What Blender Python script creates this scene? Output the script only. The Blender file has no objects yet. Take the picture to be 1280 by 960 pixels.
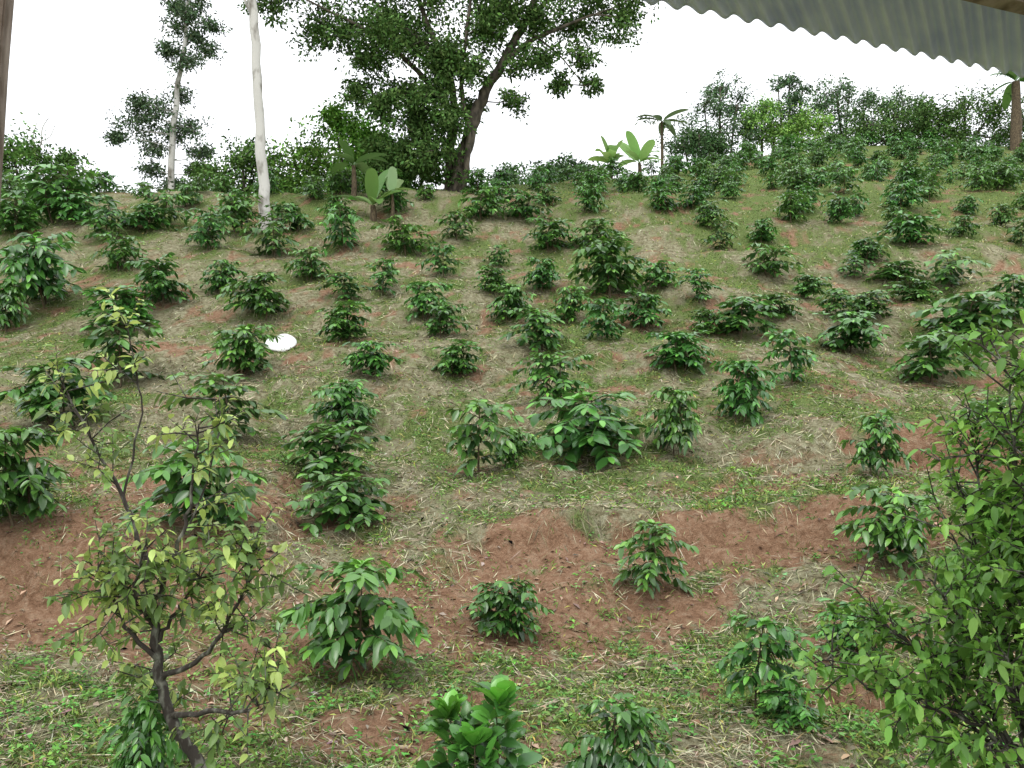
import bpy, bmesh, math, numpy as np
from math import radians, sin, cos, pi
rng = np.random.default_rng(7)
sc = bpy.context.scene
# ------------------------------------------------------------ noise
def _h(ix, iy, s):
    n = (ix.astype(np.int64)*374761393 + iy.astype(np.int64)*668265263 + s*1442695041) & 0xffffffff
    n = ((n ^ (n >> 13))*1274126177) & 0xffffffff
    return ((n ^ (n >> 16)) & 0xffff)/65535.0
def vn(x, y, s=0):
    ix = np.floor(x); iy = np.floor(y); fx = x-ix; fy = y-iy
    fx = fx*fx*(3-2*fx); fy = fy*fy*(3-2*fy)
    a=_h(ix,iy,s); b=_h(ix+1,iy,s); c=_h(ix,iy+1,s); d=_h(ix+1,iy+1,s)
    return (a*(1-fx)+b*fx)*(1-fy)+(c*(1-fx)+d*fx)*fy
def fbm(x, y, s=0, o=4):
    t=0; a=.5; n=0
    for i in range(o):
        t=t+a*vn(x*2**i+i*13.7, y*2**i+i*7.3, s+i); n+=a; a*=.5
    return t/n
# ------------------------------------------------------------ terrain
_ky=[-400,-50,3,5.3,7,8.6,9.6,10.6,12.5,14.5,16.5,21.5,26,30,34,42,56,70,400]
_kz=[-3,-2.6,-2.35,-2.36,-2.40,-2.28,-1.85,-1.5,-1.3,-0.8,-0.3,1.55,3.5,5.35,7.3,9.7,15,19,60]
_ty=np.arange(-60,120,.05); _tz=np.interp(_ty,_ky,_kz)
_k=np.exp(-.5*(np.arange(-30,31)*.05/.45)**2); _k/=_k.sum()
_tz=np.convolve(np.pad(_tz,30,mode='edge'),_k,'valid')
def P(y): return np.interp(y,_ty,_tz)
def R(x): return np.interp(x,[-40,-6,0,10,22,60],[33,34,38,47,57,57])
def scarp(x,y,cx,cy,rx,ry,amp,wob,w):
    yy=y-cy-wob*(fbm(x*1.6,y*.4,int(31+cx*3))-.5)
    return amp*np.exp(-((x-cx)/rx)**2-((y-cy)/ry)**2)*np.tanh(yy/w)
def H(x,y):
    x=np.asarray(x,float); y=np.asarray(y,float)
    r=R(x); t=np.maximum(y-r,0)
    z=P(np.minimum(y,r)) + np.where(t>0, 0.3*t*np.exp(-t/1.5) - 9*(1-np.exp(-(t/16)**1.5)), 0)
    near=np.clip((y-3)/6,0,1)
    z=z+(fbm(x*.22,y*.22,3)-.5)*1.0*near*np.clip((60-y)/30,0,1)
    z=z+(fbm(x*.9,y*.9,11)-.5)*.26
    z=z+(fbm(x*4,y*4,17,3)-.5)*.11
    z=z+scarp(x,y,7.2,13.5,2.2,2.0,.42,.5,.12)
    z=z+scarp(x,y,1.6,10.6,2.4,1.0,.21,.9,.09)
    z=z+scarp(x,y,3.6,10.2,1.2,.8,.16,.6,.08)
    z=z+scarp(x,y,-4.4,9.5,1.9,.9,.15,.8,.09)
    z=z+scarp(x,y,2.9,6.9,1.3,.7,.13,.5,.07)
    # little contour terraces
    z=z+.06*np.tanh(4*np.sin(y*1.9+5*fbm(x*.3,y*.3,29)))*np.clip((y-9)/4,0,1)*np.clip((34-y)/6,0,1)
    far=np.clip((np.hypot(x,y)-90)/150,0,1)
    return z*(1-far)+far*(-4+3*fbm(x*.01,y*.01,5))
SOIL=[(-.7,9.5,1.2,1.0,1),(-.9,8.1,.8,.8,.8),(.4,9.2,.9,.6,.8),(3.2,10.2,1.3,.5,1.2),(-5,9.6,1.5,1.5,1.0),(-4.3,8.4,1.4,.8,.8),
 (7.2,13.3,2.0,.45,1.6),(-1.1,6.1,.9,.5,.9),(2.7,21.5,1.2,.5,.8),(-7.2,19,1,.5,.8),(1.6,9.3,.8,.6,.8),(-2.6,7.8,1.0,.6,.7),(-2.2,6.6,.8,.4,.5),
 (4.6,12.2,1.2,.5,.6),(-3.1,11,1.3,.6,.7),(-11,24,2,.8,.5),(2.4,7.4,.6,.6,.5),(-2.8,9.3,1.3,.8,.6),(-6,12.5,1.3,.8,.5),(3.6,8.2,.7,.6,.6),(-9,15,1.6,1,.4),
 (1.5,10.35,2.0,.28,1.1),(2.9,6.7,1.1,.22,1.0),(.2,8.6,.7,.5,.5)]
def soilmask(x,y):
    m=np.zeros_like(x)
    for a,b,c,d,k in SOIL: m=m+k*np.exp(-((x-a)/c)**2-((y-b)/d)**2)
    n=fbm(x*1.3,y*1.3,41,6); n2=fbm(x*4.5,y*4.5,44,4)
    return np.clip((m*.8+ (n-.5)*1.5 +(n2-.5)*1.5-.03)*1.3,0,1)
def greenmask(x,y):
    n=fbm(x*.7,y*.7,51,6); n2=fbm(x*3.5,y*3.5,57,4)
    b=np.interp(y,[4,7,9,12,20,30,40],[.44,.42,.26,.40,.38,.36,.55])
    b=b+.4*np.clip((y-25)/8,0,1)*np.clip((x-1)/8,0,1)+.25*np.exp(-((x-2.6)/1.6)**2-((y-6.5)/1.8)**2)
    b=b+.25*np.exp(-((x-1.2)/1.6)**2-((y-12.3)/.8)**2)
    return np.clip((n-.5)*1.4+(n2-.5)*1.7+b,0,1)
# ------------------------------------------------------------ mesh builder
class MB:
    def __init__(s): s.V=[];s.F=[];s.C=[];s.M=[];s.n=0
    def add(s,v,f,c,m=0):
        v=np.asarray(v,float).reshape(-1,3); f=np.asarray(f,int).reshape(-1,4)
        c=np.asarray(c,float)
        if c.ndim==1: c=np.tile(c,(len(v),1))
        s.V.append(v); s.F.append(f+s.n); s.C.append(c); s.M.append(np.full(len(f),m)); s.n+=len(v)
    def build(s,name,mats,loc=(0,0,0),smooth=True,link=True):
        V=np.concatenate(s.V);F=np.concatenate(s.F);C=np.concatenate(s.C);M=np.concatenate(s.M)
        me=bpy.data.meshes.new(name)
        me.vertices.add(len(V)); me.vertices.foreach_set('co',V.ravel())
        me.loops.add(len(F)*4); me.loops.foreach_set('vertex_index',F.ravel().astype(np.int32))
        me.polygons.add(len(F)); me.polygons.foreach_set('loop_start',(np.arange(len(F))*4).astype(np.int32))
        for m in mats: me.materials.append(m)
        me.polygons.foreach_set('material_index',M.astype(np.int32))
        me.polygons.foreach_set('use_smooth',np.full(len(F),smooth))
        me.update(calc_edges=True)
        a=me.color_attributes.new('Col','FLOAT_COLOR','POINT')
        a.data.foreach_set('color',np.concatenate([C,np.ones((len(C),1))],1).ravel())
        if not link: return me
        o=bpy.data.objects.new(name,me); o.location=loc; sc.collection.objects.link(o); return o
def nz(v): return v/np.maximum(np.linalg.norm(v,axis=-1,keepdims=True),1e-9)
def leaves(B,pos,d,L,W,col,droop=.3,fold=.25,T=(0,.3,.65,1),Wd=(.15,1,.8,.03),up=None,mat=0):
    N=len(pos); d=nz(d); L=np.broadcast_to(L,(N,)); W=np.broadcast_to(W,(N,)); droop=np.broadcast_to(droop,(N,))
    if up is None: up=np.array([0,0,1.])+rng.normal(0,.35,(N,3))
    side=nz(np.cross(d,up)); nr=np.cross(side,d); S=len(T)
    v=np.zeros((N,S,3,3))
    for i,(t,w) in enumerate(zip(T,Wd)):
        p=pos+d*(L*t)[:,None]; p[:,2]-=droop*L*t*t
        o=side*(W*.5*w)[:,None]; q=nr*(W*.5*w*fold)[:,None]
        v[:,i,0]=p-o+q; v[:,i,1]=p; v[:,i,2]=p+o+q
    f=[]
    for i in range(S-1):
        for h in range(2): f.append([i*3+h,i*3+h+1,(i+1)*3+h+1,(i+1)*3+h])
    f=np.array(f)[None]+(np.arange(N)*S*3)[:,None,None]
    B.add(v,f,np.repeat(col,S*3,axis=0),mat)
def diamonds(B,pos,d,L,W,col,mat=0,up=None,bend=.0):
    N=len(pos); d=nz(d); L=np.broadcast_to(L,(N,)); W=np.broadcast_to(W,(N,))
    if up is None: up=rng.normal(0,1,(N,3))
    side=nz(np.cross(d,up)); v=np.zeros((N,4,3))
    m=pos+d*(L*.45)[:,None]
    v[:,0]=pos; v[:,1]=m-side*(W*.5)[:,None]; v[:,2]=pos+d*L[:,None]; v[:,3]=m+side*(W*.5)[:,None]
    v[:,2,2]-=bend*L
    f=np.arange(N*4).reshape(N,4)
    B.add(v,f,np.repeat(col,4,axis=0),mat)
def tube(B,pts,rad,col,mat=0,sides=7,rough=0.):
    pts=np.asarray(pts,float); n=len(pts); rad=np.broadcast_to(rad,(n,))
    tg=nz(np.gradient(pts,axis=0)); ref=np.array([.31,.95,.02])
    a=nz(np.cross(tg,ref)); b=np.cross(tg,a)
    th=np.arange(sides)/sides*2*pi
    r=rad[:,None]*(1+rough*rng.normal(0,1,(n,sides)))
    v=pts[:,None]+r[...,None]*(a[:,None]*np.cos(th)[None,:,None]+b[:,None]*np.sin(th)[None,:,None])
    f=[[i*sides+j,i*sides+(j+1)%sides,(i+1)*sides+(j+1)%sides,(i+1)*sides+j] for i in range(n-1) for j in range(sides)]
    B.add(v,f,col,mat)
def spline(p,k=6):
    p=np.asarray(p,float); n=len(p); out=[]
    for i in range(n-1):
        p0=p[max(i-1,0)];p1=p[i];p2=p[i+1];p3=p[min(i+2,n-1)]
        for j in range(k):
            t=j/k; out.append(.5*((2*p1)+(-p0+p2)*t+(2*p0-5*p1+4*p2-p3)*t*t+(-p0+3*p1-3*p2+p3)*t**3))
    out.append(p[-1]); return np.array(out)
def jcol(base,N,v=.25,h=.12):
    c=np.array(base)[None]*(1+rng.normal(0,v,(N,1)))*(1+rng.normal(0,h,(N,3)))
    return np.clip(c,.004,1)
# ------------------------------------------------------------ materials
def newmat(name):
    m=bpy.data.materials.new(name); m.use_nodes=True; nt=m.node_tree
    return m,nt,nt.nodes,nt.links,nt.nodes['Principled BSDF']
def leafmat(name,rough=.4,trans=.3,hv=.03,vv=.35,spec=.5):
    m,nt,N,L,p=newmat(name)
    at=N.new('ShaderNodeAttribute'); at.attribute_name='Col'; src=at.outputs['Color']
    if hv or vv:
        oi=N.new('ShaderNodeObjectInfo'); hs=N.new('ShaderNodeHueSaturation')
        a=N.new('ShaderNodeMapRange'); a.inputs[3].default_value=.5-hv; a.inputs[4].default_value=.5+hv
        b=N.new('ShaderNodeMapRange'); b.inputs[3].default_value=1-vv; b.inputs[4].default_value=1+vv
        L.new(oi.outputs['Random'],a.inputs[0])
        mu=N.new('ShaderNodeMath'); mu.operation='MULTIPLY'; mu.inputs[1].default_value=7.31
        fr=N.new('ShaderNodeMath'); fr.operation='FRACT'
        L.new(oi.outputs['Random'],mu.inputs[0]); L.new(mu.outputs[0],fr.inputs[0]); L.new(fr.outputs[0],b.inputs[0])
        L.new(a.outputs[0],hs.inputs['Hue']); L.new(b.outputs[0],hs.inputs['Value']); L.new(src,hs.inputs['Color']); src=hs.outputs[0]
    if spec==0:
        N.remove(p); p=N.new('ShaderNodeBsdfDiffuse'); L.new(src,p.inputs['Color'])
    else:
        L.new(src,p.inputs['Base Color']); p.inputs['Roughness'].default_value=rough; p.inputs['Specular IOR Level'].default_value=spec
    if trans==0:
        L.new(p.outputs[0],N['Material Output'].inputs['Surface']); return m
    tr=N.new('ShaderNodeBsdfTranslucent'); mx=N.new('ShaderNodeMixShader'); mx.inputs[0].default_value=trans
    h2=N.new('ShaderNodeHueSaturation'); h2.inputs['Value'].default_value=1.5; h2.inputs['Hue'].default_value=.48
    L.new(src,h2.inputs['Color']); L.new(h2.outputs[0],tr.inputs['Color'])
    L.new(p.outputs[0],mx.inputs[1]); L.new(tr.outputs[0],mx.inputs[2])
    L.new(mx.outputs[0],N['Material Output'].inputs['Surface']); return m
def barkmat(name,dark,light,scale=6,lo=.4,hi=.62,rough=.9):
    m,nt,N,L,p=newmat(name)
    tc=N.new('ShaderNodeTexCoord'); mp=N.new('ShaderNodeMapping'); mp.inputs['Scale'].default_value=(1,1,.45)
    no=N.new('ShaderNodeTexNoise'); no.inputs['Scale'].default_value=scale; no.inputs['Detail'].default_value=8
    cr=N.new('ShaderNodeValToRGB'); cr.color_ramp.elements[0].position=lo; cr.color_ramp.elements[1].position=hi
    cr.color_ramp.elements[0].color=(*dark,1); cr.color_ramp.elements[1].color=(*light,1)
    bp=N.new('ShaderNodeBump'); bp.inputs['Strength'].default_value=.6; bp.inputs['Distance'].default_value=.03
    L.new(tc.outputs['Object'],mp.inputs[0]); L.new(mp.outputs[0],no.inputs['Vector']); L.new(no.outputs['Fac'],cr.inputs[0])
    L.new(cr.outputs[0],p.inputs['Base Color']); L.new(no.outputs['Fac'],bp.inputs['Height']); L.new(bp.outputs[0],p.inputs['Normal'])
    p.inputs['Roughness'].default_value=rough; return m
M_coffee=leafmat('coffee_leaf',.28,.12,.012,.17,.65)
M_tree=leafmat('tree_leaf',.5,0,0,0,0)
M_citrus=leafmat('citrus_leaf',.38,.25,.0,.0,.4)
M_grass=leafmat('grass_blade',.8,0,0,0,0)
M_banana=leafmat('banana_leaf',.4,.3,.01,.1,.4)
M_bark=barkmat('bark',(.05,.042,.03),(.14,.115,.085))
M_pale=barkmat('pale_bark',(.22,.2,.17),(.62,.6,.56),3,.36,.5)
M_lich=barkmat('lichen_bark',(.04,.032,.025),(.2,.2,.16),22,.5,.68)
M_stem=barkmat('stem_bark',(.07,.05,.03),(.16,.12,.07),20)
# ------------------------------------------------------------ ground
def axis(lo,hi,dense_lo,dense_hi,step,grow):
    a=list(np.arange(dense_lo,dense_hi,step)); s=step
    while a[-1]<hi: s*=grow; a.append(a[-1]+s)
    s=step; b=[dense_lo]
    while b[-1]>lo: s*=grow; b.append(b[-1]-s)
    return np.array(b[1:][::-1]+a)
xs=axis(-600,600,-7,9,.06,1.035); ys=axis(-300,700,4,15,.045,1.018)
X,Y=np.meshgrid(xs,ys); Z=H(X,Y)
nx,ny=len(xs),len(ys)
i=np.arange(ny-1)[:,None]*nx+np.arange(nx-1)[None]
F=np.stack([i,i+1,i+nx+1,i+nx],-1).reshape(-1,4)
B=MB(); so=soilmask(X,Y).ravel(); gr=greenmask(X,Y).ravel()
B.add(np.stack([X,Y,Z],-1).reshape(-1,3),F,np.stack([so,gr,np.zeros_like(so)],-1))
m,nt,N,L,p=newmat('hillside_ground')
at=N.new('ShaderNodeAttribute'); at.attribute_name='Col'; sp=N.new('ShaderNodeSeparateColor'); L.new(at.outputs['Color'],sp.inputs[0])
tc=N.new('ShaderNodeTexCoord')
def noise(s,d=8,r=.6,dist=0):
    n=N.new('ShaderNodeTexNoise'); n.inputs['Scale'].default_value=s; n.inputs['Detail'].default_value=d; n.inputs['Roughness'].default_value=r
    n.inputs['Distortion'].default_value=dist; L.new(tc.outputs['Object'],n.inputs['Vector']); return n
def ramp(src,els):
    c=N.new('ShaderNodeValToRGB'); r=c.color_ramp
    while len(r.elements)<len(els): r.elements.new(.5)
    for e,(q,col) in zip(r.elements,els): e.position=q; e.color=(*col,1)
    L.new(src,c.inputs[0]); return c
def mix(f,a,b,t='MIX'):
    x=N.new('ShaderNodeMix'); x.data_type='RGBA'; x.blend_type=t
    if isinstance(f,float): x.inputs[0].default_value=f
    else: L.new(f,x.inputs[0])
    L.new(a,x.inputs[6]); L.new(b,x.inputs[7]); return x.outputs[2]
n1=noise(9,6,.75,.6); n2=noise(30,4,.7); n4=noise(70,3,.7,1.5)
straw=ramp(n1.outputs['Fac'],[(.3,(.12,.10,.055)),(.45,(.27,.245,.14)),(.58,(.43,.41,.26)),(.75,(.58,.56,.41))])
soil=ramp(n1.outputs['Fac'],[(.3,(.17,.09,.05)),(.5,(.36,.215,.13)),(.7,(.50,.355,.235))])
green=ramp(n2.outputs['Fac'],[(.3,(.05,.075,.02)),(.5,(.17,.235,.07)),(.7,(.33,.41,.15))])
def fac(ch,n,w):
    a=N.new('ShaderNodeMath'); a.operation='MULTIPLY_ADD'; L.new(n.outputs['Fac'],a.inputs[0]); a.inputs[1].default_value=w
    L.new(sp.outputs[ch],a.inputs[2])
    r=N.new('ShaderNodeMapRange'); L.new(a.outputs[0],r.inputs[0]); r.inputs[1].default_value=.2+w*.5; r.inputs[2].default_value=.6+w*.5; return r.outputs[0]
c=mix(fac(1,n1,1.4),straw.outputs[0],green.outputs[0])
c=mix(fac(0,n2,1.0),c,soil.outputs[0])
dk=ramp(n4.outputs['Fac'],[(.3,(.4,.4,.4)),(.6,(1,1,1))])
c=mix(.7,c,dk.outputs[0],'MULTIPLY')
L.new(c,p.inputs['Base Color']); p.inputs['Roughness'].default_value=1; p.inputs['Specular IOR Level'].default_value=.1
ad=N.new('ShaderNodeMath'); ad.operation='ADD'; L.new(n1.outputs['Fac'],ad.inputs[0]); L.new(n2.outputs['Fac'],ad.inputs[1])
bp=N.new('ShaderNodeBump'); bp.inputs['Strength'].default_value=.9; bp.inputs['Distance'].default_value=.06
L.new(ad.outputs[0],bp.inputs['Height']); L.new(bp.outputs[0],p.inputs['Normal'])
B.build('hillside_ground',[m])
# ------------------------------------------------------------ ground litter / grass
def scatter(n,lo=4.0,hi=40,w=.72):
    y=np.exp(rng.uniform(math.log(lo),math.log(hi),n)); x=rng.uniform(-w,w,n)*y; return x,y
B=MB()
x,y=scatter(190000,4,32)
keep=rng.random(len(x))>soilmask(x,y)*.8+greenmask(x,y)*.35; x=x[keep]; y=y[keep]
keep=fbm(x*2.2,y*2.2,77)+rng.normal(0,.1,len(x))>.45; x=x[keep];y=y[keep]
n=len(x); Ls=rng.uniform(.05,.20,n)*(1+y*.02)
a=np.where(rng.random(n)<.6,rng.uniform(0,2*pi,n),rng.normal(-1.2,.6,n)+3*(fbm(x,y,88)-.5))
ex=x+np.cos(a)*Ls; ey=y+np.sin(a)*Ls; z0=H(x,y)+rng.uniform(-.01,.04,n); z1=H(ex,ey)+rng.uniform(0,.05,n)
p0=np.stack([x,y,z0],-1); dd=np.stack([ex,ey,z1],-1)-p0
col=jcol((.48,.45,.30),n,.32,.06)
dk=rng.random(n)<.35; col[dk]*=np.array([.42,.38,.33])
diamonds(B,p0,dd,np.linalg.norm(dd,axis=1),.004+.0005*y,col,up=np.array([0,0,1.])+rng.normal(0,.5,(n,3)))
B.build('dry_grass_litter',[M_grass])
B=MB()
x,y=scatter(440000,4,50)
g=greenmask(x,y); keep=rng.random(len(x))<(g*.85+.12)*(1-.65*soilmask(x,y)); x=x[keep];y=y[keep]
keep=vn(x*5,y*5,91)+vn(x*13,y*13,92)*.7>.64; x=x[keep]; y=y[keep]
n=len(x); a=rng.uniform(0,2*pi,n); el=rng.uniform(.2,1.2,n)
dd=np.stack([np.cos(a)*np.cos(el),np.sin(a)*np.cos(el),np.sin(el)],-1)
col=jcol((.17,.26,.07),n,.35,.12); yl=rng.random(n)<.3; col[yl]*=np.array([1.9,1.4,1.6])
diamonds(B,np.stack([x,y,H(x,y)-.005],-1),dd,rng.uniform(.04,.14,n),.007+.0006*y,col,bend=.2)
B.build('green_grass',[M_grass])
B=MB()   # low broadleaf weeds
x,y=scatter(11500,4,24); g=greenmask(x,y)
keep=(rng.random(len(x))<g*.9+.10)&(rng.random(len(x))>soilmask(x,y)*.6); x=x[keep];y=y[keep]
k=9; n=len(x)*k; cx=np.repeat(x,k)+rng.normal(0,.05,n); cy=np.repeat(y,k)+rng.normal(0,.05,n)
a=rng.uniform(0,2*pi,n); dd=np.stack([np.cos(a),np.sin(a),rng.uniform(0,.7,n)],-1)
cc=np.repeat(jcol((.13,.26,.065),len(x),.3,.15),k,axis=0)*(1+rng.normal(0,.15,(n,1)))
leaves(B,np.stack([cx,cy,H(cx,cy)+rng.uniform(0,.07,n)],-1),dd,rng.uniform(.025,.065,n),rng.uniform(.015,.036,n),np.clip(cc,.01,1),T=(0,.5,1),Wd=(.2,1,.05))
B.build('broadleaf_weeds',[M_grass])
B=MB()   # fallen dead leaves
x,y=scatter(8000,4,26); n=len(x); a=rng.uniform(0,2*pi,n)
dd=np.stack([np.cos(a),np.sin(a),rng.uniform(-.2,.4,n)],-1)
leaves(B,np.stack([x,y,H(x,y)+.012],-1),dd,rng.uniform(.05,.12,n),rng.uniform(.025,.05,n),jcol((.28,.21,.15),n,.5,.1),T=(0,.5,1),Wd=(.2,1,.05))
B.build('fallen_leaves',[M_grass])
# ------------------------------------------------------------ coffee plants
def coffee(seed,kind='n'):
    global rng
    sv=rng; rng=np.random.default_rng(seed); B=MB()
    stems=[(0,0)] if kind in 'ys' or rng.random()<.45 else [(-.09,.03),(.1,-.04)]
    pos=[];dr=[];LL=[];cc=[]
    Rm=rng.uniform(.40,.48)
    lop=rng.uniform(0,6.28); lopk=rng.uniform(0,.25)
    sp_leaf={'n':.048,'f':.075,'y':.09,'s':.08}[kind]; mul={'n':1.1,'f':1.35,'y':2.1,'s':1}[kind]
    for sx,sy in stems:
        top=rng.uniform(.76,.95) if len(stems)>1 else .92
        lean=rng.normal(0,.05,2)
        st=np.array([[sx*.3,sy*.3,-.12],[sx,sy,.3*top],[sx+lean[0],sy+lean[1],top]])
        sp_=spline(st,6); tube(B,sp_,np.linspace(.016,.005,len(sp_)),(.1,.08,.05),1,5)
        az=rng.uniform(0,6.28); z=.2 if kind!='s' else .3
        while z<top:
            f=z/top; prof=np.interp(f,[.2,.4,.65,.85,1],[.72,.95,1,.85,.6])
            if kind=='y': prof*=.6
            az+=pi/2+rng.normal(0,.35)
            for s in range(2):
                if rng.random()<(.12 if kind!='s' else .5): continue
                A=az+s*pi+rng.normal(0,.3); r=Rm*prof*rng.uniform(.5,1.25)*(1+lopk*cos(A-lop))
                u=np.array([cos(A),sin(A),0]); w=np.array([-sin(A),cos(A),0])
                b=np.array([np.interp(z,sp_[:,2],sp_[:,0]),np.interp(z,sp_[:,2],sp_[:,1]),z])
                up=rng.uniform(.25,.65)+.25*(f>.75); dn=rng.uniform(.35,.8)
                fn=lambda t:b+u*r*t+np.array([0,0,r*(up*t-dn*t*t)])
                tube(B,[fn(t) for t in (0,.35,.7,1)],[.006,.005,.004,.002],(.12,.15,.05),1,3)
                nl=max(3,int(r/sp_leaf))
                for q in range(nl):
                    t=(q+.9)/nl; pp=fn(t)
                    for sd in (-1,1):
                        if rng.random()<.06: continue
                        pos.append(pp); dr.append(u*rng.uniform(.2,.8)+w*sd*rng.uniform(.5,1)+np.array([0,0,rng.uniform(-.85,.1)+.35*(f>.85)]))
                        LL.append(rng.uniform(.085,.155)*mul)
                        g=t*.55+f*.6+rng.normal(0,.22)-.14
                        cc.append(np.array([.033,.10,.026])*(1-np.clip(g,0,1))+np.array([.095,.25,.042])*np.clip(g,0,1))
                pos.append(fn(1)); dr.append(u+np.array([0,0,-.3])); LL.append(.11); cc.append(np.array([.14,.35,.05]))
            z+=rng.uniform(.045,.066) if kind!='y' else rng.uniform(.07,.1)
        for q in range(9):
            A=rng.uniform(0,6.28); pos.append(sp_[-1]); dr.append(np.array([cos(A),sin(A),rng.uniform(.1,1.1)])); LL.append(.12 if kind!='y' else .34); cc.append(np.array([.14,.36,.05]))
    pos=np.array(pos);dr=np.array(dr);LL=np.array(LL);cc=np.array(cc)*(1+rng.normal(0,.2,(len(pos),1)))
    if kind=='y': cc*=np.array([1.1,1.1,1.0]); dr[:,2]+=.9
    if kind=='s': cc=cc*np.array([2.4,1.5,1.1])
    T,Wd=((0,.45,1),(.1,1,.03)) if kind=='f' else ((0,.22,.55,.82,1),(.08,.82,1,.65,.03))
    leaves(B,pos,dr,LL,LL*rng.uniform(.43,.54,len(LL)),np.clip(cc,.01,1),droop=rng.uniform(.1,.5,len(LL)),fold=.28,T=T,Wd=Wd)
    rng=sv
    return B.build('coffee_plant',[M_coffee,M_stem],link=False)
VAR=[coffee(100+i) for i in range(12)]; FAR=[coffee(200+i,'f') for i in range(10)]; YNG=coffee(300,'y'); YNG2=coffee(301,'y'); SP=coffee(400,'s')
def place(x,y,h,w,me=None,name='coffee_plant',tilt=.06):
    V_=VAR if y<24 else FAR
    o=bpy.data.objects.new(name,me or V_[rng.integers(len(V_))])
    o.location=(x,y,float(H(x,y))-.01); o.rotation_euler=(rng.normal(0,tilt),rng.normal(0,tilt),rng.uniform(0,6.28))
    o.scale=(w,w,h); sc.collection.objects.link(o); return o
# planting plan: x, y, height, width in metres
PLAN=[(-1.37,7.53,1.05,1.02),(-.12,8.64,.62,.62),(1.51,9.39,.78,.78),(1.71,6.21,.68,.62),(1.89,6.0,.30,.41),(2.94,7.68,.48,.55),(4.04,9.42,.91,.85),
(4.98,12.18,.92,.68),(-.49,12.96,1.10,1.17),(0,13.26,.62,.54),(1.23,13.92,1.22,1.76),(.78,15.69,.92,1.06),(2.55,13.8,1.11,.77),(3.83,14.91,1.14,.91),
(-2.47,12.18,.82,1.21),(-2.08,10.98,.72,1.14),(-2.86,15.09,.88,.95),(-3.58,10.05,1.18,1.22),(-4.46,13.92,1.09,1.51),(-5.26,17.4,1.13,1.18),
(-7.6,17.19,1.4,1.71),(-9.31,21.27,1.06,1.63),(-7.39,14.37,1.17,1.43),(-5.61,10.11,1.23,1.05),(5.21,16.5,1.04,.97),(3.39,17.88,.89,1.21),
(8.55,18.06,1.06,1.47),(10.52,20.46,1.38,2.03),(7.56,19.95,1.03,1.35),(5.23,20.34,.95,1.47),
(-1.1,17.8,.76,.88),(-2.7,17.0,.77,.92),(-3.6,19.2,.90,1.04),(-1.6,20.2,.77,.91),(-2.1,21.4,1.01,1.07),(-6.0,21.5,1.21,1.36),(-8.9,22.6,1.27,1.33),
(-11.9,22.6,1.98,1.84),(-12.1,21.2,1.34,.86),(-7.7,23.6,1.05,.96),(-5.6,24.5,1.04,1.11),(-4.2,22.5,.77,1.12),(-3.4,23.4,.95,1.06),(-.1,21.6,1.03,.97),
(.6,18.9,.89,1.11),(1.4,21.4,1.03,.87),(2.0,19.7,.98,.98),(3.1,20.9,.94,1.04),(2.5,22.7,1.48,1.60),(.8,23.5,.93,.95),(-.4,26.5,.65,.84),(-.5,23.3,.78,.84),
(-1.9,24.9,1.06,1.12),(-3.3,27.8,1.18,1.38),(-7.2,26.9,1.31,1.51),(-9.1,26.6,1.20,1.20),(-11.1,25.1,1.07,1.14),(-12.8,27.9,1.26,1.57),(-15.8,28.3,1.33,1.59),
(-15.4,30.1,2.12,2.58),(-11.9,28.6,1.03,1.55),(-11.6,29.5,1.25,1.60),(-8.9,28.8,1.22,1.43),(-7.2,29.3,1.06,1.32),(-5.3,27.9,1.57,1.52),(4.7,22.3,.87,1.01),
(3.8,23.2,.88,.94),(6.3,21.4,.62,.87),(7.7,23.2,.67,.84),(7.3,25.1,1.07,1.25),(7.9,21.6,.72,1.07),(8.8,21.9,.73,.99),
(10.5,23.2,.67,1.05),(11.9,24.0,1.02,1.63),(12.3,27.1,1.03,1.47),(10.4,26.1,.75,1.06),(10.7,24.8,.67,1.34),(9.8,25.4,.67,1.03),(12.0,21.2,1.19,1.25),
(1.2,28.4,1.08,1.41),(2.6,28.2,1.02,1.28),(-1.1,31.3,1.22,1.41),(.4,31.3,1.13,1.41),(-1.8,28.7,.99,1.30),(4.4,20.3,.64,.73),(7.5,13.9,.44,.63),(-14.3,29.3,1.19,1.59)]
for x,y,h,w in PLAN: place(x,y,h*1.03,w*1.10)
place(-.30,4.78,.62,.55,YNG2); place(-.07,4.85,.66,.6,YNG); place(-.18,4.6,.52,.5,YNG2)
place(.62,4.95,.62,.5); place(-2.13,5.1,.6,.45); place(2.75,10.9,.55,.5,SP,'dying_shrub')
have=[(a,b) for a,b,_,_ in PLAN]
for y in np.arange(26,60,1.8):
    for x in np.arange(-34,44,1.85):
        X0=x+rng.normal(0,.35); Y0=y+rng.normal(0,.35); drop=rng.random()<.12
        if Y0>R(X0)+1: continue
        if abs(X0)<.6*Y0:
            if X0/Y0<-.03 and Y0<31: continue
            if Y0<27.5 or (X0<2 and Y0<30): continue
        if drop and X0>0: continue
        if any((X0-a)**2+(Y0-b)**2<1.1 for a,b in have): continue
        s=rng.uniform(.72,1.12); place(X0,Y0,s,s*rng.uniform(1,1.25))
for y in np.arange(7,26,2.3):
    for x in np.arange(-26,27,2.3):
        X0=x+rng.normal(0,.4); Y0=y+rng.normal(0,.4)
        if abs(X0)<.62*Y0+.3: continue
        s=rng.uniform(.8,1.3); place(X0,Y0,s,s*1.1)
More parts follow.
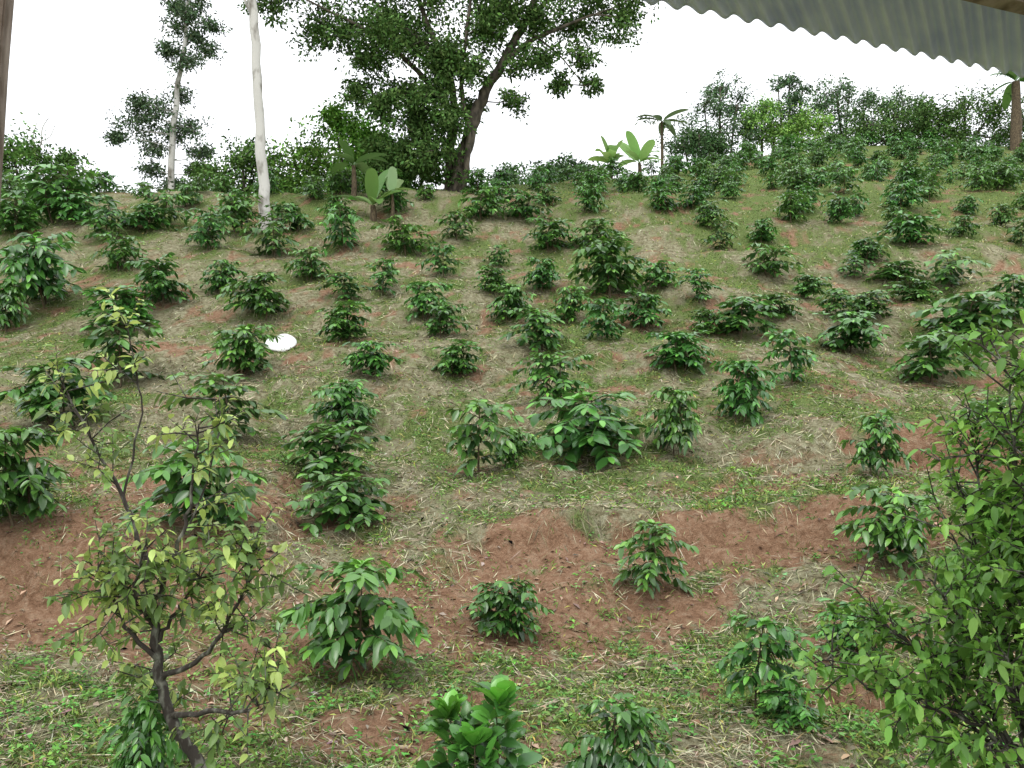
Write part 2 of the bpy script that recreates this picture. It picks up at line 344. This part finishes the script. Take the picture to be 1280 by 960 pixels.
# ------------------------------------------------------------ trees
def tree(name,x0,y0,zref,limbs,clumps,leafN=70,leafL=.16,leafW=.08,col=(.05,.11,.03),bark=None,sub=22,depth=1.0,flat=.85,seed=1,sides=9,spread=.3):
    global rng
    sv=rng; rng=np.random.default_rng(seed); B=MB(); nodes=[]
    for pts,r0,r1 in limbs:
        q=[(a[0],(a[1] if len(a)==3 else 0),a[-1]) for a in pts]; s=spline(q,6)
        s[1:-1]+=rng.normal(0,.12*r0,(len(s)-2,3))
        tube(B,s,np.linspace(r0,r1,len(s)),(.1,.1,.1),1,sides,.05); nodes.append(s)
    nodes=np.concatenate(nodes)
    for c in clumps:
        cx,cz,r=c[:3]; cy=c[3] if len(c)>3 else rng.uniform(-1,1)*depth; dens=c[4] if len(c)>4 else 1
        C=np.array([cx,cy,cz]); nb=max(4,int(sub*dens))
        j=np.argmin(np.linalg.norm(nodes-C,axis=1)+1.2*np.maximum(nodes[:,2]-C[2],0)); st=nodes[j]
        mid=(st+C)/2+rng.normal(0,.15*r,3)
        if np.linalg.norm(st-C)>.2*r: tube(B,spline([st,mid,C],4),np.linspace(.04*r+.012,.015*r+.006,9),(.1,.1,.1),1,5)
        for k in range(nb):
            v=nz(rng.normal(0,1,3)); v[2]*=flat; e=C+v*r*rng.uniform(.25,1.4)
            m2=(C+e)/2+rng.normal(0,.12*r,3)+np.array([0,0,.06*r])
            tube(B,[C,m2,e],[.014*r+.005,.01*r+.004,.003],(.1,.1,.1),1,3)
            n=int(leafN*rng.uniform(.4,1.5)); s=r*spread*rng.uniform(.6,1.3)
            g=rng.normal(0,.62,(n,3))*s*np.array([1.1,1.1,.8])
            tt=rng.random((n,1)); base=np.where(tt<.3,m2+(e-m2)*rng.random((n,1)),e[None])
            pp=base+g
            dd=nz(g)*.6+rng.normal(0,.55,(n,3))+np.array([0,0,-.25])
            cc=np.array(col)*1.15*rng.uniform(.6,1.45)*(1+rng.normal(0,.25,(n,1)))*(1+rng.normal(0,.07,(n,3)))
            diamonds(B,pp,dd,leafL*rng.uniform(.6,1.2,n),leafW*rng.uniform(.7,1.2,n),np.clip(cc,.006,1),0)
    o=B.build(name,[M_tree,bark or M_bark],(x0,y0,zref)); rng=sv; return o
zb=float(H(-2.3,35.5))
tree('shade_tree',-2.3,35.5,zb,[
 ([(-.1,-.6),(.25,1.2),(.8,2.8),(1.3,4.1),(2.2,5.6),(3.2,7.6),(3.8,10.2)],.33,.10),
 ([(-.25,.1,-.6),(-.2,.1,1.5),(0,.2,3),(-.3,.2,5),(-1.2,.3,7),(-2,.3,9.8)],.22,.07),
 ([(.15,-.1,-.6),(.5,-.3,1.0),(.55,-.4,2.4),(.3,-.4,4),(.5,-.5,6),(.9,-.5,9)],.15,.05),
 ([(0,.2,3),(-1.5,0,4.8),(-3.5,-.3,6.3),(-6,-.5,7.5)],.14,.03),
 ([(1.9,0,5.1),(3.3,-.3,6.0),(5.6,-.4,6.9)],.15,.03),
 ([(2.6,0,6.5),(4,.5,8),(6,.6,9.3)],.12,.03),
 ([(3.3,-.3,6.0),(4.2,0,5.4),(5.2,0,4.2)],.05,.015),
 ([(-.6,.2,5.6),(-2.4,.5,7),(-4.5,.5,9)],.1,.03)],
 [(-5.7,7.3,1.2),(-6.8,8.5,1.1),(-4.4,6.4,1.0),(-4.6,8.6,1.4),(-3.0,7.3,1.2),(-2.6,9.3,1.5),(-.9,7.6,1.3),(.0,9.6,1.6),(2.3,9.6,1.5),(1.0,7.6,1.2),
  (4.3,9.3,1.5),(5.8,8.1,1.3),(6.8,6.9,.9,0,.8),(4.8,6.9,1.0),(6.9,9.4,1.2),(3.2,6.6,.8),(2.7,4.8,.7,-.6,.6),(-1.3,5.6,1.1),(-3.3,5.3,.8),(-2.2,4.1,.9),(-.9,3.7,.9,-.8),
  (-2.8,2.9,.7),(-1.5,2.2,.9),(-.7,1.4,.8,-.7),(-2.0,1.1,.8),(.0,5.4,.8,-.8),(.6,3.4,.5,.7,.6),(5.0,5.4,.6,0,.5),(4.3,4.2,.5,0,.4),(5.5,4.4,.4,0,.4),(1.4,6.1,.8,-.6),(-3.8,3.9,.6,0,.7),(-7.4,7.5,.7,0,.6),(-8.0,8.3,.6,0,.5),(7.4,7.9,.6,0,.5),
  (-.3,4.7,.8,-.6),(-1.7,6.7,.9),(2.1,7.2,.8,-.5),(-.2,2.6,.6,-.8),(2.4,3.6,.5,0,.5),(3.6,5.4,.6,0,.6),(-2.6,5.9,.8),(.8,4.5,.5,-.9,.7),(-1.6,3.1,.8),(-3.0,1.8,.7)],
 leafN=54,leafL=.21,leafW=.095,col=(.08,.145,.042),sub=27,depth=1.6,seed=5,spread=.37)
tree('pale_trunk_tree',-8.45,30,float(H(-8.45,30)),[([(.1,-.5),(.05,1.5),(-.1,4),(-.3,7.4),(-.4,10),(-.3,13)],.20,.11),
 ([(-.3,7.2),(-.7,8.0),(-1.3,9)],.06,.02)],[(-.5,13,1.4),(.8,12.6,1.2),(-1.6,11.5,1.1),(-1.5,9.9,.5),(.6,14,1.2)],leafN=50,leafL=.2,col=(.06,.12,.03),bark=M_pale,seed=6,sides=12)
g0=float(H(-17.3,45))-9.75
tree('slender_tree',-17.3,45,9.75,[([(0,g0-.3),(0,0),(.2,4),(.6,7),(.9,10),(1.2,13)],.20,.05)],
 [(-1.9,3.2,.9),(-.6,4.2,.8),(-2.5,2.8,.5),(-.9,2.3,.7),(.9,3.4,.7),(1.4,2.0,.5),(-1.1,1.2,.5),(.4,5.0,.6),(1.1,1.2,.4),(.9,6.4,.6),(.1,7.1,.5),(1.7,7.3,.6),(.5,8.4,.7),
 (1.9,8.5,.5),(.8,9.7,.7),(1.6,10.6,.7),(.2,9.5,.5),(1.0,11.8,.8),(-1.7,4.5,.5),(-.2,.4,.5),(-1.4,3.8,.7),(0,3.0,.6),(1.2,7.9,.5),(1.0,9.0,.5)],leafN=44,leafL=.2,leafW=.085,col=(.08,.125,.065),bark=M_pale,sub=16,seed=8,depth=.7,flat=.7,spread=.46)
def mass(name,x,y,zref,cl,col,seed,leafN=65,leafL=.22,sub=18,leafW=.11):
    g=float(H(x,y))-zref
    lim=[([(0,g-.3),(0,(g+cl[0][1])/2),(cl[0][0]*.5,cl[0][1])],.14,.05)]
    for c in cl[1:3]: lim.append(([(0,g),(c[0]*.5,(g+c[1])/2),(c[0],c[1])],.1,.04))
    return tree(name,x,y,zref,lim,cl,leafN=leafN,leafL=leafL,leafW=leafW,col=tuple(np.array(col)*1.55),seed=seed,sub=sub,depth=.8,spread=.36,sides=6)
mass('crest_shrub',-22.5,41,9.3,[(-1,1,1.1),(.6,1.2,1.1),(1.6,.6,.9),(-2,.3,1),(0,0,1.2),(2.5,-.2,.9),(1.2,-.6,1)],(.06,.115,.03),21)
mass('crest_shrub',-17.5,46,10,[(0,-.3,.9),(1.7,-.6,.9),(-1.5,-.5,.8),(3,-.3,.8),(-2.8,-.6,.8)],(.07,.11,.05),22)
mass('crest_tree',-12.6,42,9.3,[(-.3,1.3,.9),(.8,1.0,.9),(-1.3,.6,.9),(0,0,1.2),(1.6,0,.9),(-2,-.4,1),(1,-1,1)],(.06,.11,.03),23)
mass('crest_tree',-9.2,42,9.3,[(0,1.7,1.1),(-1,.9,1.1),(1.2,1.1,1.0),(0,.1,1.2),(-1.6,-.3,1),(1.8,-.1,1),(0,-1.2,1)],(.075,.14,.03),24)
mass('crest_tree',-6.9,40,9,[(-.2,2.3,.8),(-1.1,2.9,.7),(.6,2.1,.8),(0,1.1,1),(.9,.6,1),(-.8,.2,1),(1.6,-.2,1)],(.08,.165,.03),25)
mass('crest_shrub',-4.6,38,8.6,[(0,.9,.9),(-.9,.2,.9),(.9,.4,.8),(0,-.5,1)],(.05,.10,.025),26)
mass('crest_shrub',1.2,44,10,[(0,.1,.8),(1.3,.5,.7),(-1.4,0,.7),(2.6,.3,.7),(.3,-.6,.9)],(.06,.10,.045),27)
mass('crest_shrub',3.4,50,11.6,[(0,.6,.9),(1.5,.2,.8),(-1.5,.2,.8),(0,-.6,1)],(.045,.08,.035),28)
mass('skyline_tree',14,60,16.2,[(.2,3.9,1.0),(-1,2.6,1.1),(1.2,2.7,1.0),(-1.8,1,1.2),(0,1,1.3),(1.9,1.2,1.1),(0,-.5,1.2)],(.06,.10,.05),31,leafN=50)
mass('skyline_tree',11.8,56,14.8,[(0,1,1.0),(-.9,.2,.9),(1,.2,.9),(0,-.8,1.0)],(.035,.065,.025),32)
mass('skyline_tree',16.9,60,16.2,[(0,2.2,1.0),(-1,1.3,1),(1,1.3,1),(0,.3,1.2)],(.10,.18,.045),33)
mass('skyline_tree',19.6,60,16.2,[(0,1.5,.9),(1,.9,.9),(-1,.7,.9),(0,-.2,1.1)],(.12,.21,.05),34)
mass('skyline_tree',19.4,62,17,[(0,4.2,.7,0,.6),(-.8,3.7,.6,0,.5),(.9,3.8,.6,0,.5),(.2,2.8,.8),(-.6,2,.8),(.8,1.8,.8)],(.06,.10,.05),35,leafN=40)
mass('skyline_tree',23,62,17,[(-.6,3.4,.9,0,.7),(.6,3.6,.8,0,.7),(1.8,2.6,.9),(-1.4,2.2,.9),(0,1.6,1.2),(2.2,1.2,1.1),(0,.3,1.2)],(.07,.115,.055),36,leafN=50)
mass('hedge_tree',25,58,15.8,[(0,1.5,1.2),(-1.7,1,1.1),(1.8,1.4,1.2),(0,.2,1.2),(3.1,.8,1.2),(-2.4,0,1)],(.055,.10,.03),37)
mass('hedge_tree',29.6,58,15.8,[(0,2.1,1.3),(-1.8,1.3,1.2),(1.8,1.9,1.2),(0,.5,1.4),(2.4,.5,1.3),(-2,.1,1.2)],(.05,.09,.025),38)
mass('skyline_tree',28.2,64,17.5,[(0,2.9,1.0,0,.7),(-1.6,2.4,.8,0,.7),(1.6,2.3,.9,0,.7),(0,1.6,1.1),(1.2,1,1)],(.065,.105,.05),39,leafN=50)
mass('hedge_tree',35.5,58,15.8,[(0,2.6,1.6),(2,2.2,1.5),(-2,1.4,1.4),(0,.6,1.6),(3.4,1.2,1.5)],(.05,.095,.025),40)
B=MB()
for pts,r in [([(0,0,-6),(0,0,.5),(-.1,0,1.4),(.1,0,2.2)],.07),([(0,0,.7),(.3,0,1.2),(.35,0,1.9),(.65,0,2.4)],.05),([(-.1,0,1.2),(-.5,0,1.5),(-.9,0,1.4)],.035),([(.3,0,1.3),(.7,0,1.5),(.9,0,1.9)],.025)]:
    s=spline(pts,5); tube(B,s,np.linspace(r,.015,len(s)),(.1,.1,.1),0,6)
B.build('bare_snag',[M_pale],(-22.6,42,10.2))
# ------------------------------------------------------------ banana plants
BT=(0,.06,.15,.3,.45,.6,.75,.88,.96,1); BW=(.05,.08,.6,.9,1,1,.9,.7,.4,.05)
def banana(name,x,y,z,h,n,L,seed,col=(.12,.26,.05),stem=.12,el=(.5,1.3),ragged=0):
    global rng
    sv=rng; rng=np.random.default_rng(seed); B=MB(); g=float(H(x,y))-z
    tube(B,spline([(0,0,g-.2),(0.03,0,(g+h)/2),(0,0,h)],6),np.linspace(stem,stem*.6,13),(.2,.2,.1),1,10,.04)
    a=np.arange(n)*2.4+rng.normal(0,.3,n); e=rng.uniform(el[0],el[1],n)
    dd=np.stack([np.cos(a)*np.cos(e),np.sin(a)*np.cos(e),np.sin(e)],-1)
    LL=L*rng.uniform(.75,1.1,n)
    leaves(B,np.tile([[0,0,h]],(n,1)),dd,LL,LL*.27,jcol(col,n,.15,.05),droop=rng.uniform(.15,.6,n),fold=.35,T=BT,Wd=BW,up=np.tile([[0,0,1.]],(n,1))+rng.normal(0,.2,(n,3)))
    if ragged:
        k=ragged*n; j=rng.integers(0,n,k); t=rng.uniform(.2,1,k)
        pp=dd[j]*(LL[j]*t)[:,None]+np.array([0,0,h]); pp[:,2]-=.35*LL[j]*t*t
        diamonds(B,pp,rng.normal(0,1,(k,3))*.6+np.array([0,0,-.7]),.4,.07,jcol((.09,.16,.05),k))
    rng=sv; return B.build(name,[M_banana,M_stem],(x,y,z))
banana('banana_plant',4.6,41.5,10.2,.1,11,1.8,51,(.22,.40,.12),el=(.35,1.3))
banana('banana_plant',6.1,42.5,10.5,.1,10,1.8,52,(.22,.40,.12),el=(.3,1.2))
banana('banana_plant',8.1,48,11.8,2.4,9,1.7,53,(.09,.15,.06),.1,(-.3,1.0),12)
banana('banana_plant',-4.9,31.2,float(H(-4.9,31.2)),.5,9,1.9,54,(.12,.24,.06),.14,(.1,1.3))
banana('banana_plant',-4.2,31.0,float(H(-4.2,31)),1.0,3,1.4,55,(.34,.46,.24),.08,(1.1,1.4))
banana('banana_plant',-5.9,33.0,float(H(-5.9,33)),1.3,8,1.7,56,(.07,.15,.04),.12,(.1,1.2))
banana('banana_plant',21.9,41,float(H(21.9,41)),.5,6,.9,57,(.12,.26,.08),.05,(.1,.9))
banana('banana_plant',30.4,53.5,float(H(30.4,53.5)),4.2,9,2.6,58,(.08,.18,.04),.36,(-.1,1.0),8)
# ------------------------------------------------------------ citrus trees
def citrus(name,x0,y0,z0,limbs,col,seed,perm,tw=(.12,.35),LLr=(.05,.085),space=.03,start=.35,yellow=.15,mix2=(.26,.33,.08),pl=.9):
    global rng
    sv=rng; rng=np.random.default_rng(seed); B=MB(); pos=[];dr=[];cc=[];LL=[]
    def leafrun(p,q,dens=1):
        ln=np.linalg.norm(q-p); n=max(2,int(ln/space*dens)); u=nz(q-p)
        cl=np.array(col)*rng.uniform(.6,1.4) if rng.random()>yellow else np.array(mix2)*rng.uniform(.7,1.2)
        for k in range(n):
            if rng.random()>pl: continue
            pp=p+(q-p)*(k+.6)/n; v=rng.normal(0,1,3); v-=u*np.dot(v,u); v=nz(v)
            pos.append(pp); dr.append(v+u*.5+np.array([0,0,-.15])); cc.append(cl*(1+rng.normal(0,.2))); LL.append(rng.uniform(*LLr))
    for pts,r0,r1,dn in limbs:
        s=spline(pts,6); s[1:-1]+=rng.normal(0,.008,(len(s)-2,3))
        tube(B,s,np.linspace(r0,r1,len(s)),(.1,.1,.1),1,8,.06)
        seg=np.linalg.norm(np.diff(s,axis=0),axis=1).sum(); nt=int(seg*perm*dn)
        for k in range(nt):
            f=rng.uniform(start,1)**.8*(len(s)-1); i=min(int(f),len(s)-2); b=s[i]+(s[i+1]-s[i])*(f-i)
            v=nz(rng.normal(0,1,3)+np.array([0,0,.35])+nz(s[i+1]-s[i])*.6); l=rng.uniform(*tw)
            m=b+v*l*.5+rng.normal(0,.02,3); e=b+v*l+rng.normal(0,.03,3)
            tube(B,[b,m,e],[.005,.004,.002],(.1,.1,.1),1,4)
            leafrun(b+(m-b)*.3,m); leafrun(m,e,1.3)
            for z in range(2):
                if rng.random()<.6:
                    e2=m+nz(v+rng.normal(0,.7,3))*l*.5; tube(B,[m,(m+e2)/2,e2],[.003,.003,.002],(.1,.1,.1),1,4); leafrun(m,e2)
    N=len(pos); LL=np.array(LL)
    leaves(B,np.array(pos),np.array(dr),LL,LL*rng.uniform(.42,.55,N),np.clip(np.array(cc),.01,1),droop=rng.uniform(0,.4,N),fold=.35,T=(0,.25,.6,1),Wd=(.1,.9,.95,.04))
    o=B.build(name,[M_citrus,M_lich],(x0,y0,z0)); rng=sv; return o
citrus('lemon_tree',-1.78,5.0,-2.17,[
 ([(.06,0,-.3),(0,0,.05),(-.15,0,.3),(-.24,.05,.6),(-.27,.05,.85)],.04,.022,.8),
 ([(-.27,.05,.85),(-.35,.1,1.2),(-.5,.2,1.5),(-.7,.2,1.85),(-.92,.3,2.2)],.018,.004,.6),
 ([(-.27,.05,.85),(-.1,-.1,1.2),(0,-.1,1.5),(.05,-.1,1.95)],.018,.004,.6),
 ([(-.2,.03,.5),(.1,-.1,.7),(.3,-.2,1.0),(.38,-.2,1.25)],.018,.005,1.8),
 ([(-.15,0,.3),(.15,-.15,.38),(.42,-.3,.45),(.5,-.3,.6)],.018,.005,1.6),
 ([(-.24,.05,.6),(-.42,0,.85),(-.55,0,1.15)],.016,.005,2.2),
 ([(-.27,.05,.8),(-.3,-.1,1.0),(-.2,-.2,1.3)],.014,.005,2.2),
 ([(-.25,.05,.7),(-.12,.1,.9),(.05,.1,1.1)],.014,.005,2.0),
 ([(-.5,.2,1.5),(-.4,.2,2.0),(-.46,.2,2.45)],.008,.002,.25),
 ([(0,-.1,1.4),(.15,-.1,1.8),(.1,0,2.1)],.006,.002,.2)],(.15,.25,.065),61,18,yellow=.45,mix2=(.42,.54,.15),pl=.88,space=.028,LLr=(.05,.09))
tips=[(-.18,0,1.93),(-.22,.3,1.6),(.05,.1,2.0),(-.35,.2,1.1),(-.6,-.1,.9),(-.7,.2,.62),(-.85,0,.35),(-.22,.4,1.3),(-.55,-.2,.15),(-.35,-.3,.6),(-.15,-.3,1.0),(.05,-.3,1.4),(-1.0,.2,.42),
 (.35,.1,1.7),(.5,-.2,1.2),(.6,.2,.7),(.2,-.4,.6),(-.1,.4,.8),(.3,.5,1.2),(-.1,-.1,1.35),(-.6,.4,.5),(-.3,.1,.1),(0,-.2,.3),(-.05,.1,1.2),(-.45,0,.8),(-.1,-.2,.7),(-.12,.2,1.1),(-.3,.0,.45),(0,.3,1.6),(-.6,.1,.3)]
lb=[([(.0,0,-.6),(.0,0,-.2),(.02,0,.2)],.05,.035,.4)]
for t in tips: lb.append(([(.0,0,rng.uniform(-.4,0)),(t[0]*.35,t[1]*.5,t[2]*.45),(t[0]*.75,t[1]*.8,t[2]*.8),t],.011,.003,1.0))
citrus('orange_tree',2.57,4.3,-1.82,lb,(.13,.29,.05),62,14,yellow=.35,mix2=(.24,.45,.08),LLr=(.045,.085),space=.025,start=.25)
# ------------------------------------------------------------ white plastic sheet lying on the slope
u=np.linspace(0,2*pi,49)[:-1]; rr=np.linspace(0,1,9); V=[]
for r_ in rr:
    for a_ in u:
        q=1+.07*sin(2*a_+.6)+.04*sin(5*a_)
        xx=.33*r_*q*cos(a_); yv=.23*r_*q*sin(a_)*(1+.25*cos(a_))
        V.append((xx,yv,.035*(1-r_**2)+.015*sin(9*xx+3*yv)+.014*sin(16*yv+4)*r_))
n_=48; F=[[i*n_+j,i*n_+(j+1)%n_,(i+1)*n_+(j+1)%n_,(i+1)*n_+j] for i in range(8) for j in range(n_)]
B=MB(); B.add(V,F,(.8,.8,.8))
m,nt,N,L,p=newmat('white_plastic'); p.inputs['Base Color'].default_value=(.78,.78,.76,1); p.inputs['Roughness'].default_value=.45
no=N.new('ShaderNodeTexNoise'); no.inputs['Scale'].default_value=9; bp=N.new('ShaderNodeBump'); bp.inputs['Strength'].default_value=.3; L.new(no.outputs[0],bp.inputs['Height']); L.new(bp.outputs[0],p.inputs['Normal'])
o=B.build('white_plastic_sheet',[m],(-4.95,18.9,float(H(-4.95,18.9))+.17)); o.rotation_euler=(radians(56),radians(8),radians(-6))
sm=o.modifiers.new('s','SOLIDIFY'); sm.thickness=.006
# ------------------------------------------------------------ corrugated roof + timbers
A=np.array([.31,2.3,1.0]); Bp=np.array([1.66,2.88,1.0]); e=nz(Bp-A); d=nz(np.array([-.5,-.83,.2])); n=nz(np.cross(e,d)); n*=np.sign(n[2])
us=np.arange(-1.2,3.2,.0776/12); vs=np.array([0,.02,.3,.6,1,1.5,2.2])
U,V_=np.meshgrid(us,vs)
pts=A+U[...,None]*e+V_[...,None]*d+(.011*np.sin(2*pi*U/.0776)+.006*np.sin(U*2.1))[...,None]*n
B=MB(); nx=len(us); i=np.arange(len(vs)-1)[:,None]*nx+np.arange(nx-1)[None]
B.add(pts.reshape(-1,3),np.stack([i,i+1,i+nx+1,i+nx],-1).reshape(-1,4),(.5,.5,.5))
m,nt,N,L,p=newmat('galvanised_zinc')
tc=N.new('ShaderNodeTexCoord'); no=N.new('ShaderNodeTexNoise'); no.inputs['Scale'].default_value=7; no.inputs['Detail'].default_value=8; L.new(tc.outputs['Object'],no.inputs['Vector'])
cr=N.new('ShaderNodeValToRGB'); cr.color_ramp.elements[0].position=.3; cr.color_ramp.elements[0].color=(.50,.55,.88,1); cr.color_ramp.elements[1].position=.7; cr.color_ramp.elements[1].color=(.70,.75,1,1)
L.new(no.outputs[0],cr.inputs[0]); L.new(cr.outputs[0],p.inputs['Base Color']); p.inputs['Metallic'].default_value=.2; p.inputs['Roughness'].default_value=.5
roof=B.build('corrugated_roof',[m]); so_=roof.modifiers.new('s','SOLIDIFY'); so_.thickness=.0015
def beam(name,a,b,w,h,mat,parent=None):
    a=np.array(a,float);b=np.array(b,float); t=nz(b-a); s=nz(np.cross(t,[0,0.3,1.])); u=np.cross(s,t)
    bm=bmesh.new(); K=14; rings=[]
    for k in range(K+1):
        c=a+(b-a)*k/K+rng.normal(0,.002,3)
        rings.append([bm.verts.new(c+s*w/2*sx+u*h/2*sz) for sx,sz in ((-1,-1),(1,-1),(1,1),(-1,1))])
    for k in range(K):
        for j in range(4): bm.faces.new([rings[k][j],rings[k][(j+1)%4],rings[k+1][(j+1)%4],rings[k+1][j]])
    bm.faces.new(rings[0]); bm.faces.new(rings[-1][::-1])
    bmesh.ops.recalc_face_normals(bm,faces=bm.faces)
    bmesh.ops.bevel(bm,geom=[q for q in bm.edges if len(q.link_faces)==2 and q.calc_face_angle(0)>1],offset=.004,segments=2,affect='EDGES')
    me=bpy.data.meshes.new(name); bm.to_mesh(me); bm.free(); me.materials.append(mat)
    o=bpy.data.objects.new(name,me); sc.collection.objects.link(o)
    if parent: o.parent=parent
    return o
M_wood=barkmat('weathered_wood',(.12,.085,.06),(.3,.24,.2),14)
beam('rafter',A+e*-.9+d*.52-n*.05,A+e*3.1+d*.52-n*.05,.05,.07,M_wood,roof)
beam('wooden_post',(-1.425,2.0,-2.5),(-1.108,2.0,1.6),.065,.065,M_wood)
# ------------------------------------------------------------ world, sun, camera
w=bpy.data.worlds.new('World'); sc.world=w; w.use_nodes=True; nt=w.node_tree; N=nt.nodes; L=nt.links
bg=N['Background']; sky=N.new('ShaderNodeTexSky'); sky.sky_type='NISHITA'; sky.sun_disc=False
sky.sun_elevation=radians(62); sky.sun_rotation=radians(200); sky.dust_density=3; sky.air_density=1.2
bg.inputs['Strength'].default_value=.15
tc=N.new('ShaderNodeTexCoord'); no=N.new('ShaderNodeTexNoise'); no.inputs['Scale'].default_value=1.6; no.inputs['Detail'].default_value=2
cr=N.new('ShaderNodeValToRGB'); cr.color_ramp.elements[0].position=.3; cr.color_ramp.elements[0].color=(10.2,10.4,11.0,1); cr.color_ramp.elements[1].position=.7; cr.color_ramp.elements[1].color=(12.2,12.3,12.6,1)
mx=N.new('ShaderNodeMix'); mx.data_type='RGBA'; mx.inputs[0].default_value=.9
L.new(tc.outputs['Generated'],no.inputs['Vector']); L.new(no.outputs[0],cr.inputs[0]); L.new(sky.outputs[0],mx.inputs[6]); L.new(cr.outputs[0],mx.inputs[7]); L.new(mx.outputs[2],bg.inputs['Color'])
sl=bpy.data.lights.new('sun','SUN'); sl.energy=1.3; sl.angle=radians(25); sl.color=(1,.97,.93)
so2=bpy.data.objects.new('sun',sl); sc.collection.objects.link(so2); so2.rotation_euler=(radians(28),0,radians(-20))
cam=bpy.data.cameras.new('camera'); cam.sensor_width=36; cam.lens=36/(2*math.tan(radians(30))); cam.clip_start=.05; cam.clip_end=3000
co=bpy.data.objects.new('camera',cam); sc.collection.objects.link(co); co.rotation_euler=(radians(90),0,0); sc.camera=co
sc.view_settings.view_transform='Standard'; sc.view_settings.look='None'; sc.view_settings.exposure=0
